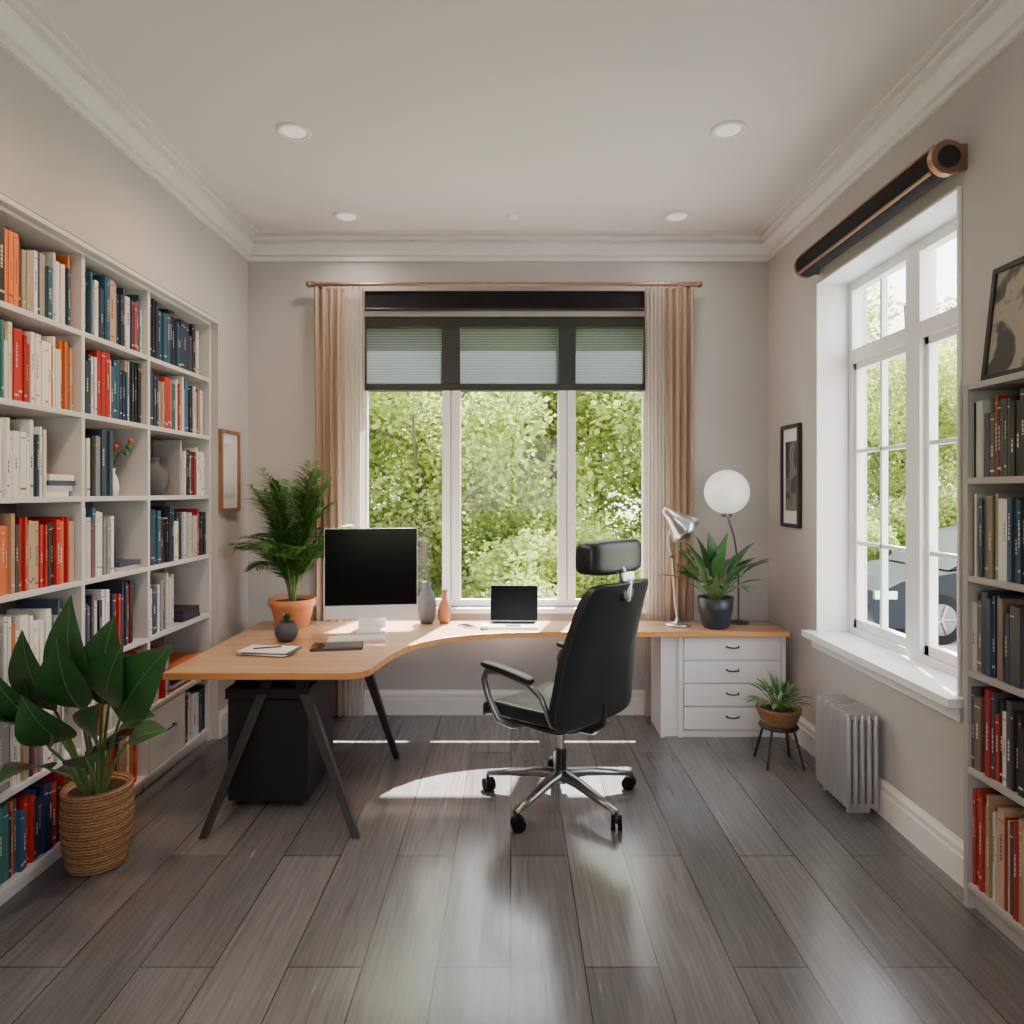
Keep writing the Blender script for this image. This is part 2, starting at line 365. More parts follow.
for a, b in ((wx0+.032, mull[0][0]-.002), (mull[0][1]+.002, mull[1][0]-.002), (mull[1][1]+.002, wx1-.032)):
    m.box(a, b, 4.968, 4.971, zs+.052, wz1-.078, M_blind)
m.build(recalc=False)
m = MB("roller_shade_cassette")
m.box(-1.075, .985, 4.87, 4.919, 2.905, 3.035, M_blackfab); m.box(-1.08, .99, 4.865, 4.919, 2.9, 2.912, M_black); m.build(.004)

def curtain(name, x0, x1, folds, mat, amp, yc, seed):
    rnd = random.Random(seed); n = folds*14; rows = 24; vs = []; fs = []
    ph = [rnd.uniform(-.5, .5) for _ in range(folds+2)]
    for j in range(rows+1):
        q = j/rows; z = 3.045-q*3.03
        sp = 1-.08*sin(pi*q)
        for i in range(n+1):
            t = i/n; a = t*folds*2*pi+ph[int(t*folds)]*.2*sin(q*3+t*5)
            xx = (x0+x1)/2+(t-.5)*(x1-x0)*sp + .004*sin(a*2+q*4)
            vs.append((xx, yc+amp*cos(a)*(0.75+.25*sin(q*5+t*9)), z))
    for j in range(rows):
        for i in range(n): fs.append((j*(n+1)+i, j*(n+1)+i+1, (j+1)*(n+1)+i+1, (j+1)*(n+1)+i))
    mm = MB(name); mm.add(vs, fs, mat, True); return mm.build(recalc=False)
curtain("curtain", -1.41, -1.195, 4, M_curt, .032, 4.832, 1)
curtain("curtain", 1.085, 1.30, 4, M_curt, .032, 4.832, 2)
curtain("sheer_curtain", -1.19, -1.045, 5, M_sheer, .018, 4.832, 3)
curtain("sheer_curtain", .94, 1.08, 5, M_sheer, .018, 4.832, 4)
m = MB("curtain_rod")
RA, RB = -1.395, 1.285
m.cyl((RA, 4.832, 3.07), (RB, 4.832, 3.07), .013, M_gold)
for sx, x in ((-1, RA), (1, RB)):
    m.cyl((x, 4.832, 3.07), (x+sx*.03, 4.832, 3.07), .02, M_gold); m.sphere((x+sx*.04, 4.832, 3.07), .024, M_gold)
    m.cyl((x-sx*.03, 4.832, 3.07), (x-sx*.03, 4.919, 3.07), .009, M_gold); m.cyl((x-sx*.03, 4.905, 3.07), (x-sx*.03, 4.919, 3.07), .028, M_gold)
x = -1.35
while x < 1.27:
    if x < -1.04 or x > .95: m.tube([(x, 4.832+.019*cos(a), 3.07+.019*sin(a)) for a in [i*pi/6 for i in range(13)]], .003, M_gold, 6)
    x += .045
m.build()

# ---------------------------------------------------------------- right window
m = MB("window_2")
gx0, gx1 = 2.02, 2.08
def rf(y0, y1, z0, z1, x0=gx0, x1=gx1): m.box(x0, x1, y0, y1, z0, z1, M_winw)
rf(ry0+e, ry0+.06, rz0+e, rz1-e); rf(ry1-.06, ry1-e, rz0+e, rz1-e); rf(ry0+.06, ry1-.06, rz1-.07, rz1-e); rf(ry0+.06, ry1-.06, rz0+e, rz0+.08)
ym = 3.42
rf(ym-.06, ym+.06, rz0+.08, rz1-.07, 2.005, 2.09)
rf(ry0+.06, ym-.06, 2.36, 2.44, 2.01, 2.085); rf(ym+.06, ry1-.06, 2.36, 2.44, 2.01, 2.085)
for a, b in ((ry0+.06, ym-.06), (ym+.06, ry1-.06)):
    rf(a, a+.035, rz0+.08, 2.36, 2.03, 2.075); rf(b-.035, b, rz0+.08, 2.36, 2.03, 2.075); rf(a, b, rz0+.08, rz0+.13, 2.03, 2.075); rf(a, b, 2.32, 2.36, 2.03, 2.075)
    c = (a+b)/2
    rf(c-.011, c+.011, rz0+.1, rz1-.08, 2.035, 2.07)
    for z in (1.84, 1.30): rf(a, b, z-.011, z+.011, 2.035, 2.07)
m.box(2.05, 2.054, ry0+.03, ry1-.03, rz0+.04, rz1-.04, M_glass)
m.box(XR-.012, 2.02, ry1-.014, ry1-e, rz0+.04, rz1-e, M_winw); m.box(XR-.012, 2.02, ry0+e, ry0+.014, rz0+.04, rz1-e, M_winw)
m.box(XR-.012, 2.02, ry0+.014, ry1-.014, rz1-.014, rz1-e, M_winw)
m.box(XR-.075, 2.02, ry0-.03, ry1+.06, rz0+.002, rz0+.04, M_winw)
m.box(XR-.02, XR-e, ry0-.015, ry1+.045, rz0-.06, rz0+.002, M_winw)
m.build(.003)
m = MB("roller_blind")
m.cyl((1.765, 2.79, 2.955), (1.765, 4.09, 2.955), .066, M_blackfab, n=32)
m.box(1.79, XR-.001, 2.79, 4.09, 2.93, 3.02, M_black)
for y0, y1 in ((2.76, 2.79), (4.09, 4.11)):
    m.cyl((1.765, y0, 2.955), (1.765, y1, 2.955), .070, M_gold, n=32); m.box(1.765, XR-.001, y0+.003, y1-.003, 2.905, 3.01, M_gold)
m.cyl((1.765, 2.752, 2.955), (1.765, 2.76, 2.955), .045, M_black, n=32)
m.cyl((1.712, 2.79, 2.905), (1.712, 4.09, 2.905), .008, M_gold)
m.cyl((1.722, 2.79, 3.012), (1.722, 4.09, 3.012), .006, M_gold)
m.build()

# ---------------------------------------------------------------- bookcases and books
PAL = {
 'mix': [((.72,.70,.66),5),((.60,.59,.57),3),((.02,.035,.085),2.5),((.015,.015,.017),2.5),((.42,.014,.012),3),((.62,.15,.03),2),((.03,.10,.18),2.5),((.50,.36,.22),1.6),((.22,.22,.22),2),((.05,.20,.20),1.2)],
 'dark': [((.02,.035,.075),4.5),((.015,.015,.017),3),((.10,.11,.13),3),((.66,.64,.62),2.5),((.025,.09,.16),2.5),((.38,.015,.012),.8),((.4,.32,.24),.7)],
 'warm': [((.44,.014,.010),5),((.62,.14,.03),2.5),((.74,.70,.64),4),((.32,.03,.02),2),((.20,.018,.014),1),((.04,.04,.045),1.5),((.03,.10,.17),.8),((.46,.32,.20),1.5)],
 'white': [((.76,.75,.72),6),((.62,.61,.60),4),((.26,.27,.28),2),((.035,.06,.11),1.6),((.45,.03,.02),.8)],
 'rdark': [((.022,.022,.025),5),((.07,.07,.08),3),((.55,.53,.50),2.0),((.02,.05,.09),2.2),((.34,.02,.015),1.0),((.2,.15,.11),1)],
 'rwarm': [((.36,.035,.025),3),((.40,.25,.16),2),((.04,.04,.045),2.5),((.50,.46,.40),1.5),((.24,.015,.012),2)],
}
def pick(rnd, key):
    P = PAL[key]; t = rnd.uniform(0, sum(w for _, w in P))
    for c, w in P:
        t -= w
        if t <= 0: break
    k = rnd.uniform(.75, 1.2); return tuple(min(.9, v*k*rnd.uniform(.94, 1.06)) for v in c)
def fill(mb, rnd, xf, sgn, y0, y1, z0, clear, key, frac=1.0, rev=False, hmul=.80):
    L = (y1-y0)*frac; pos = 0; run = 0; c = None; hh = 0; thr = 0
    while True:
        if run <= 0:
            run = rnd.choice([1, 1, 1, 1, 2, 2, 3]); kk = key if rnd.random() < .75 else ('mix' if key[0] != 'r' else key)
            c = pick(rnd, kk); hh = rnd.gauss(clear*hmul, .024); thr = rnd.choice([.012, .014, .017, .021, .026, .034])
        run -= 1
        th = thr
        if pos+th > L: break
        h = min(clear-.02, hh+rnd.uniform(-.003, .003)); dp = rnd.uniform(.15, .2); ins = rnd.uniform(.010, .03)
        a = (y1-pos-th) if rev else (y0+pos); b = a+th-.0015
        xs = xf-sgn*ins; xb = xs-sgn*dp
        mb.box(min(xs, xb), max(xs, xb), a, b, z0, z0+h, M_book, c)
        lum = sum(c)/3; bc = (.55,.50,.42) if lum < .3 else rnd.choice([(.12,.12,.14), (.35,.05,.04), (.25,.25,.27)])
        xo = sorted((xs, xs+sgn*.0012))
        if rnd.random() < .5:
            za = z0+h*rnd.uniform(.3, .5); zb = za+h*rnd.uniform(.15, .35); w = th*rnd.uniform(.08, .16); cc = (a+b)/2
            q = za
            while q < zb:
                dq = rnd.uniform(.006, .016); mb.box(xo[0], xo[1], cc-w, cc+w, q, min(q+dq, zb), M_book, bc); q += dq+.004
        if rnd.random() < .5:
            zz = z0+h*rnd.uniform(.84, .93); mb.box(xo[0], xo[1], a+.002, b-.002, zz, zz+.004, M_book, bc)
        if rnd.random() < .4:
            zz = z0+h*rnd.uniform(.06, .14); mb.box(xo[0], xo[1], a+.002, b-.002, zz, zz+.008, M_book, bc)
        pos += th
    return pos
def stack(mb, rnd, xf, sgn, y0, z0, n, key, ln=.24):
    z = z0
    for i in range(n):
        th = rnd.uniform(.018, .032); l = ln*rnd.uniform(.85, 1); ins = rnd.uniform(.01, .04); xs = xf-sgn*ins; xb = xs-sgn*.18
        mb.box(min(xs, xb), max(xs, xb), y0, y0+l, z, z+th-.001, M_book, pick(rnd, key)); z += th

XF = -1.945
m = MB("bookcase")
zl = [2.70, 2.33, 1.96, 1.58, 1.20, .82, .44, .085]
yv = [1.215, 1.80, 2.45, 3.10, 3.66, 4.405]
T = .024
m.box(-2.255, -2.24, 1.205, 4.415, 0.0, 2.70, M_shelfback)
for y in yv: m.box(-2.24, XF, y-T/2, y+T/2, .0 if y in (yv[0], yv[-1]) else .07, 2.70, M_shelf)
for z in zl:
    for a, b in zip(yv[:-1], yv[1:]): m.box(-2.24, XF-.001, a+T/2, b-T/2, z-T, z, M_shelf)
for a, b in zip(yv[:-1], yv[1:]): m.box(-2.0, XF-.03, a+T/2, b-T/2, 0, zl[-1]-T, M_shelf)
m.box(XF, XL-.0005, 1.205, 4.417, 2.69, 2.712, M_shelf)
m.box(-2.2, XF-.004, 3.675, 4.05, .088, .412, M_white)
m.box(-2.235, XF-.002, 4.05, 4.07, .086, .414, M_shelf)
m.tube([(XF-.006, 3.80, .27), (XF+.02, 3.80, .27), (XF+.02, 3.92, .27), (XF-.006, 3.92, .27)], .005, M_black, 8)
m.build(.0015, 1)
rnd = random.Random(47)
m = MB("shelf_books")
KEYS = {0: ['dark','warm','mix','white','dark','dark','warm'], 1: ['white','mix','warm','mix','dark','mix','dark'], 2: ['dark','warm','white','warm','white','mix','dark'],
        3: ['mix','dark','white','white','dark','mix','warm'], 4: ['dark','mix','white','dark','white','dark','dark']}
for bi in range(5):
    a, b = yv[bi]+T/2+.004, yv[bi+1]-T/2-.004
    kk = KEYS[bi]
    for zi in range(7):
        z = zl[zi+1]+.0005; key = kk[zi]
        a2, b2 = a, b; frac = rnd.choice([1.0, 1.0, .95, .9, .85])
        if bi == 4 and zi == 0: frac = .88
        if bi == 4 and zi == 1: frac = .93
        if bi == 4 and zi == 2: a2 = 4.06; frac = 1
        if bi == 4 and zi == 6: a2 = 4.08; frac = 1
        if bi == 4 and zi == 4: frac = .42; stack(m, rnd, XF, 1, 4.08, z, 3, 'dark')
        if bi == 4 and zi == 5: stack(m, rnd, XF, 1, 3.95, z, 6, 'mix', .4); fill(m, rnd, XF, 1, a, 3.93, z, .345, 'white', 1); continue
        if bi == 3 and zi == 2: b2 = 3.36; frac = 1
        if bi == 3 and zi == 3: frac = .55; stack(m, rnd, XF, 1, 3.42, z, 2, 'white', .2)
        if bi == 2 and zi == 2: frac = .7; stack(m, rnd, XF, 1, 2.90, z, 4, 'white', .18)
        fill(m, rnd, XF, 1, a2, b2, z, .345, key, frac)
m.build(recalc=False)

XG = 1.75
m = MB("bookcase")
zr = [2.015, 1.655, 1.28, .917, .545, .10]
yw = [1.215, 1.92, 2.636]
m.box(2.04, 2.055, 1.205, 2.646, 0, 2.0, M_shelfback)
for y in yw: m.box(XG, 2.04, y-T/2, y+T/2, 0, 2.015, M_shelfd)
for z in zr:
    for a, b in zip(yw[:-1], yw[1:]): m.box(XG+.001, 2.04, a+T/2, b-T/2, z-T, z, M_shelfd)
for a, b in zip(yw[:-1], yw[1:]): m.box(XG+.03, XG+.05, a+T/2, b-T/2, 0, zr[-1]-T, M_shelfd)
m.build(.0015, 1)
rnd = random.Random(14)
m = MB("shelf_books")
for bi in range(2):
    a, b = yw[bi]+T/2+.003, yw[bi+1]-T/2-.003
    for zi, key in enumerate(['rdark', 'rdark', 'rdark', 'rdark', 'rwarm']):
        z = zr[zi+1]+.0005; fill(m, rnd, XG, -1, a, b, z, (zr[zi]-zr[zi+1])-.035, key, 1, rev=True, hmul=.84)
m.build(recalc=False)

m = MB("stoneware_jar")
m.lathe([(0,0),(.05,0),(.075,.03),(.09,.08),(.085,.13),(.055,.165),(.038,.175),(.036,.20),(.046,.215),(.04,.215),(.03,.2),(0,.19)], (-2.045, 3.88, 1.5805), M_vase); m.build()
m = MB("flower_vase")
m.lathe([(0,0),(.035,0),(.042,.04),(.035,.09),(.02,.12),(.026,.14),(.02,.138),(0,.12)], (-2.06, 3.50, 1.5805), M_paper)
rr = random.Random(3)
for i in range(9):
    a = rr.uniform(0, 2*pi); tx = -2.05+.06*cos(a)+.03; ty = 3.50+.08*sin(a); tz = 1.58+rr.uniform(.2, .3)
    m.tube([(-2.06, 3.5, 1.7), ((-2.06+tx)/2, (3.5+ty)/2, 1.8), (tx, ty, tz)], .002, M_stem, 5)
    m.sphere((tx, ty, tz), .013, M_red if i % 3 == 0 else M_leafmid, n=8)
m.build()

# ---------------------------------------------------------------- pictures
def wall_picture(name, x, sx, y0, y1, z0, z1, fm, am, fw):
    m = MB(name)
    def bx(ya, yb, za, zb, t0, t1, mat):
        xs = sorted((x+t0*sx, x+t1*sx)); m.box(xs[0], xs[1], ya, yb, za, zb, mat)
    bx(y0, y1, z0, z0+fw, .001, .026, fm); bx(y0, y1, z1-fw, z1, .001, .026, fm); bx(y0, y0+fw, z0+fw, z1-fw, .001, .026, fm); bx(y1-fw, y1, z0+fw, z1-fw, .001, .026, fm)
    bx(y0+fw, y1-fw, z0+fw, z1-fw, .001, .012, M_paper)
    gy, gz = (y1-y0)*.2, (z1-z0)*.16
    bx(y0+gy, y1-gy, z0+gz, z1-gz, .012, .0135, am)
    m.build(.001, 1)
wall_picture("framed_picture", XL, 1, 4.42, 4.72, 1.47, 2.01, M_framewood, M_artL, .022)
wall_picture("framed_picture", XR, -1, 4.34, 4.63, 1.37, 2.04, M_blackfr, M_artR, .024)
m = MB("leaning_picture")
m.M = Matrix.Translation((1.782, 0, 2.019)) @ Matrix.Rotation(radians(6.5), 4, 'Y')
f = .02; y0, y1, hh = 2.08, 2.60, .43
m.box(0, .02, y0, y1, 0, f, M_blackfr); m.box(0, .02, y0, y1, hh-f, hh, M_blackfr); m.box(0, .02, y0, y0+f, f, hh-f, M_blackfr); m.box(0, .02, y1-f, y1, f, hh-f, M_blackfr)
m.box(.008, .018, y0+f, y1-f, f, hh-f, M_artT); m.build(.001, 1)

# ---------------------------------------------------------------- desk
m = MB("corner_desk")
ctrl = [(-1.74,3.40),(-.82,3.40),(-.76,3.42),(-.725,3.47),(-.71,3.56),(-.69,3.70),(-.66,3.84),(-.61,3.98),(-.53,4.11),(-.42,4.22),(-.28,4.30),(-.12,4.355),(.06,4.385),(.3,4.40),(1.79,4.40),(1.79,4.77),(-1.74,4.77)]
zt = .70
m.prism([(x, y, zt-.036) for x, y in ctrl], (0, 0, .036), M_edge, capmat=M_desk)
for y0, yf, xs in ((3.52, 3.16, ((-1.24, -1.43), (-1.10, -.72))), (3.92, 4.10, ((-1.55, -1.66), (-.86, -.69)))):
    for xt, xb in xs:
        m.bar((xb, yf, 0), (xt, y0, zt-.037), .035, .03, M_black, .055, .05)
m.box(-1.36, -.98, 3.48, 3.56, zt-.06, zt-.0365, M_black); m.box(-1.6, -.8, 3.88, 3.96, zt-.06, zt-.0365, M_black)
m.box(-1.20, -1.14, 3.56, 3.88, zt-.058, zt-.037, M_black)
m.build(.003)

m = MB("drawer_cabinet")
cz = zt-.038; cy = 4.45
m.box(1.10, 1.78, cy+.018, 4.77, .03, cz, M_white)
m.box(.975, 1.10, cy+.02, 4.77, .0, cz, M_white)
m.box(.97, .995, cy, 4.77, 0, cz, M_white); m.box(1.085, 1.115, cy, 4.77, 0, cz, M_white); m.box(1.755, 1.785, cy, 4.77, 0, cz, M_white)
m.box(1.115, 1.755, cy+.01, cy+.03, 0, .045, M_white)
dz = (cz-.055)/4
for i in range(4):
    z0 = .05+i*dz; m.box(1.12, 1.75, cy-.004, cy+.018, z0+.004, z0+dz-.004, M_white)
    zc = z0+dz*.6; m.tube([(1.395, cy-.004, zc), (1.40, cy-.026, zc-.004), (1.435, cy-.03, zc-.008), (1.47, cy-.026, zc-.004), (1.475, cy-.004, zc)], .0055, M_black, 8)
m.build(.003)

# black lidded storage box
m = MB("storage_box")
m.box(-1.44, -1.035, 3.46, 3.96, .035, .545, M_boxblk); m.box(-1.45, -1.025, 3.45, 3.97, .552, .605, M_boxblk); m.box(-1.43, -1.045, 3.47, 3.95, .545, .552, M_black)
for x in (-1.40, -1.075):
    for y in (3.50, 3.92): m.cyl((x, y, 0), (x, y, .036), .016, M_black, .022, n=14)
m.build(.01, 3)

# ---------------------------------------------------------------- office chair
CM = Matrix.Translation((.255, 3.55, 0)) @ Matrix.Rotation(radians(47), 4, 'Z')
m = MB("office_chair"); m.M = CM
BR = .405
for k in range(5):
    a = radians(43+72*k); d = Vector((cos(a), sin(a), 0)); s_ = Vector((-sin(a), cos(a), 0))
    rings = [(0.03, .036, .030, .135), (.14, .032, .024, .130), (.28, .025, .018, .108), (BR, .018, .012, .088)]
    vs = []
    for r, w, h, z in rings:
        c = d*r+Vector((0, 0, z))
        for q in range(10):
            t = 2*pi*q/10; vs.append(c+s_*w*cos(t)+Vector((0, 0, h*sin(t))))
    fs = [(i*10+q, i*10+(q+1) % 10, (i+1)*10+(q+1) % 10, (i+1)*10+q) for i in range(3) for q in range(10)]+[tuple(range(30, 40))]
    m.add(vs, fs, M_greyalu, True)
    e0 = d*BR
    m.cyl(e0+Vector((0, 0, .05)), e0+Vector((0, 0, .09)), .009, M_darkalu, n=10)
    ca = a+.8; c2 = Vector((cos(ca), sin(ca), 0)); off = Vector((-sin(ca), cos(ca), 0))*.012
    for sg in (-1, 1):
        p = e0+off+Vector((0, 0, .034)); m.cyl(p+c2*sg*.006, p+c2*sg*.026, .034, M_tyre, n=20)
    m.rbox(e0+off+Vector((0, 0, .050)), (.04, .04, .034), M_black, .6, nu=14, nv=8)
m.cyl((0,0,.10), (0,0,.165), .046, M_greyalu, .038); m.cyl((0,0,.16), (0,0,.27), .029, M_black); m.cyl((0,0,.27), (0,0,.40), .018, M_alu)
m.rbox((0, 0, .415), (.2, .3, .06), M_black, .35)
m.tube([(.08, .05, .41), (.22, .07, .405), (.27, .07, .40)], .007, M_black, 8)
def seatdef(p):
    x, y, z = p; t = (y+.26)/.52
    z += -.045*max(0, t-.72)**2*12 + .02*(x/.25)**2 - .008*cos(pi*y/.5) + .02*max(0, .3-t)
    return Vector((x*(1-.08*(1-t)), y, z))
m.rbox((0, .08, .475), (.53, .56, .085), M_leather, .28, seatdef)
m.rbox((0, .05, .437), (.46, .46, .03), M_black, .3)
BW, BZ = .62, .82
def wf(t): return 1.06-.26*max(0, t)**1.3
def backdef(p):
    x, y, z = p; t = (z+.34)/.68
    return Vector((x*wf(t), y - .13*t - .03*t*t + .03*sin(pi*t) + .035*(x/.27)**2, z))
m.rbox((0, -.245, BZ), (BW, .055, .70), M_leather, .2, backdef, 56, 30)
for zq in (.64, .78, .92, 1.06):
    t = (zq-BZ+.34)/.68
    m.tube([(x*wf(t), -.245+.025-.13*t-.03*t*t+.03*sin(pi*t)+.035*(x/.27)**2, zq) for x in [-.27+.54*i/12 for i in range(13)]], .003, M_black, 6)
m.tube([(0, -.10, .41), (0, -.20, .42), (0, -.25, .46), (0, -.262, .56)], [.03, .034, .03, .02], M_black, 12)
m.tube([(0, -.405, 1.08), (0, -.42, 1.17), (0, -.37, 1.24)], [.016, .014, .014], M_alu, 10)
m.rbox((0, -.40, 1.12), (.10, .035, .08), M_black, .4)
m.rbox((0, -.405, 1.195), (.11, .03, .05), M_alu, .4)
m.rbox((0, -.32, 1.285), (.44, .13, .165), M_leather, .38, lambda p: Vector((p.x, p.y+.35*p.x**2, p.z)))
for sg in (-1, 1):
    X = sg*.305
    m.tube([(sg*.14, .08, .42), (sg*.25, .12, .425), (X, .16, .46), (X, .23, .56), (X, .26, .64), (X, .24, .685), (X, .14, .70)], [.02, .02, .02, .018, .017, .017, .016], M_greyalu, 10)
    m.tube([(X, .14, .70), (X, -.04, .675), (X*.98, -.12, .62), (X*.95, -.15, .55), (X*.78, -.14, .47)], [.016, .015, .014, .013, .013], M_greyalu, 10)
    m.rbox((X, .10, .712), (.065, .34, .03), M_black, .45, lambda p: Vector((p.x, p.y, p.z+.10*p.y-.25*p.y**2)))
m.build(recalc=True)

# ---------------------------------------------------------------- things on the desk
Z = zt+.0005
m = MB("desktop_computer")
m.M = Matrix.Translation((-.91, 4.42, 0)) @ Matrix.Rotation(radians(8), 4, 'Z')
w, z0, z1 = .295, .785, 1.365
m.box(-w, w, -.012, .014, z0, z1, M_imac); m.box(-w+.003, w-.003, -.0145, -.0122, z0+.085, z1-.003, M_screen)
m.prism([(-.09, .03, 1.0), (-.09, .07, .92), (-.09, .11, Z+.006), (-.09, .14, Z), (-.09, -.09, Z), (-.09, -.09, Z+.008), (-.09, .09, Z+.01), (-.09, .045, .92), (-.09, .0145, .98)], (.18, 0, 0), M_imac)
m.build(.003)
m = MB("computer_keyboard"); m.M = Matrix.Translation((-.95, 4.17, Z)) @ Matrix.Rotation(radians(12), 4, 'Z')
m.box(-.17, .17, -.07, .07, 0, .010, M_paper)
for r in range(5):
    for c in range(13): m.box(-.160+c*.0247, -.139+c*.0247, -.062+r*.0252, -.041+r*.0252, .010, .016, M_white)
m.build(.001, 1)
m = MB("tablet_computer"); m.M = Matrix.Translation((-1.01, 3.95, Z)) @ Matrix.Rotation(radians(10), 4, 'Z')
m.box(-.145, .145, -.085, .085, 0, .014, M_black); m.box(-.139, .139, -.079, .079, .014, .0148, M_screen); m.build(.003)
m = MB("desk_papers")
rr = random.Random(8)
for i in range(4):
    m.M = Matrix.Translation((-1.36+rr.uniform(-.02, .02), 3.82+rr.uniform(-.01, .01), Z+i*.006)) @ Matrix.Rotation(radians(-8+rr.uniform(-8, 8)), 4, 'Z')
    m.box(-.14, .14, -.085, .085, 0, .005, [M_framewood, M_paper, M_vase, M_paper][i])
m.build(.001, 1)
m = MB("pen"); m.tube([(-1.44, 3.80, Z+.029), (-1.30, 3.85, Z+.029)], .004, M_black, 8); m.build()
m = MB("potted_succulent")
c = (-1.36, 4.12, Z)
m.lathe([(0,0),(.035,0),(.06,.025),(.07,.06),(.06,.10),(.042,.118),(.036,.112),(0,.105)], c, M_vase)
for i in range(22):
    a = i*2.4; r = .02+.05*(i/22); h = .07-.035*(i/22)
    m.leaf((c[0], c[1], Z+.108), (c[0]+r*cos(a), c[1]+r*sin(a), Z+.112+h), .02, M_leafmid, (cos(a)*-.5, sin(a)*-.5, .8), .1)
m.build(recalc=False)
m = MB("ceramic_vase")
m.lathe([(0,0),(.04,0),(.058,.04),(.068,.11),(.062,.17),(.036,.22),(.026,.245),(.03,.285),(.024,.285),(.018,.25),(0,.24)], (-.585, 4.68, Z), M_vase); m.build()
m = MB("ceramic_vase")
m.lathe([(0,0),(.03,0),(.042,.03),(.046,.08),(.034,.13),(.018,.16),(.016,.20),(.022,.225),(.016,.225),(.012,.2),(0,.19)], (-.465, 4.70, Z), M_vaseb); m.build()
m = MB("laptop")
m.M = Matrix.Translation((.01, 4.58, Z)) @ Matrix.Rotation(radians(-2), 4, 'Z')
m.box(-.165, .165, -.11, .11, 0, .014, M_imac); m.box(-.145, .145, -.01, .085, .014, .0148, M_black); m.box(-.05, .05, -.09, -.025, .014, .0145, M_darkalu)
m.M = m.M @ Matrix.Translation((0, .108, .012)) @ Matrix.Rotation(radians(-12), 4, 'X')
m.box(-.165, .165, -.004, .004, 0, .245, M_imac); m.box(-.162, .162, -.0052, -.0042, .006, .242, M_screen); m.build(.002)
m = MB("smartphone"); m.M = Matrix.Translation((-.30, 4.56, Z)) @ Matrix.Rotation(radians(35), 4, 'Z'); m.box(-.035, .035, -.07, .07, 0, .009, M_white); m.box(-.032, .032, -.066, .066, .009, .0096, M_screen); m.build(.002)
m = MB("computer_mouse"); m.rbox((-.18, 4.5, Z+.015), (.06, .1, .03), M_paper, .7, nu=20, nv=12); m.build()
m = MB("desk_lamp")
bx, by = 1.115, 4.60
m.lathe([(0,0),(.085,0),(.085,.012),(.07,.02),(.015,.026),(.012,.05),(0,.05)], (bx, by, Z), M_alu)
m.tube([(bx, by, Z+.03), (bx-.03, by, 1.0), (bx-.04, by, 1.16)], .007, M_alu, 10)
m.sphere((bx-.04, by, 1.165), .014, M_darkalu, n=12)
m.tube([(bx-.04, by, 1.165), (bx-.07, by-.01, 1.28), (bx-.03, by-.02, 1.40)], .0065, M_alu, 10)
ax = Matrix.Translation((bx-.035, by-.03, 1.43)) @ Matrix.Rotation(radians(-48), 4, 'Y') @ Matrix.Rotation(radians(14), 4, 'X')
m.M = ax
m.lathe([(.0,.09),(.024,.088),(.032,.07),(.036,.03),(.052,-.01),(.088,-.075),(.118,-.12),(.112,-.12),(.082,-.07),(.047,-.01),(.0,0)], (0,0,0), M_alu, 32)
m.sphere((0, 0, -.05), .03, M_globe, n=14)
m.build(recalc=False)
m = MB("globe_lamp")
gx, gy = 1.465, 4.66
m.lathe([(0,0),(.07,0),(.07,.01),(.02,.018),(0,.018)], (gx+.09, gy+.03, Z), M_black)
m.tube([(gx+.09, gy+.03, Z+.015), (gx+.09, gy+.03, 1.1), (gx+.05, gy, 1.3), (gx, gy, 1.45)], .007, M_darkalu, 8)
m.cyl((gx, gy, 1.43), (gx, gy, 1.47), .035, M_darkalu)
m.sphere((gx, gy, 1.60), .15, M_globe, n=40)
m.build(recalc=False)
def leafy(mb, c, ztop, n, Lr, wr, mat, seed, el=(15, 75)):
    r_ = random.Random(seed)
    for i in range(n):
        a = i*2.399+r_.uniform(-.3, .3); eL = radians(r_.uniform(*el)); L_ = r_.uniform(*Lr)
        d = Vector((cos(a)*cos(eL), sin(a)*cos(eL), sin(eL)))
        base = Vector((c[0], c[1], ztop))+Vector((cos(a), sin(a), 0))*.02
        st = base+d*L_*.4+Vector((0, 0, .03))
        mb.tube([base, (base+st)/2+Vector((0, 0, .01)), st], .003, M_stem, 5)
        tp = st+d*L_*.6+Vector((0, 0, -.25*L_*cos(eL)))
        tp.y = min(tp.y, 4.78)
        nn = Vector((-d.x*sin(eL), -d.y*sin(eL), cos(eL)))
        mb.leaf(st, tp, L_*r_.uniform(*wr), mat, nn, .08, .25)
m = MB("potted_plant")
c = (1.35, 4.53)
m.lathe([(0,0),(.075,0),(.09,.02),(.112,.13),(.118,.205),(.108,.205),(.104,.18),(0,.18)], (c[0], c[1], Z), M_pot)
m.lathe([(0,.185),(.104,.183)], (c[0], c[1], Z), M_soil)
leafy(m, c, Z+.18, 54, (.28, .50), (.13, .2), M_leafmid, 4, (24, 84))
m.build(recalc=False)
m = MB("potted_palm")
c = (-1.465, 4.56)
m.lathe([(0,0),(.10,0),(.108,.01),(.138,.14),(.15,.145),(.152,.19),(.138,.19),(.134,.165),(0,.165)], (c[0], c[1], Z), M_terra, 40)
m.lathe([(0,.17),(.134,.168)], (c[0], c[1], Z), M_soil)
r_ = random.Random(12)
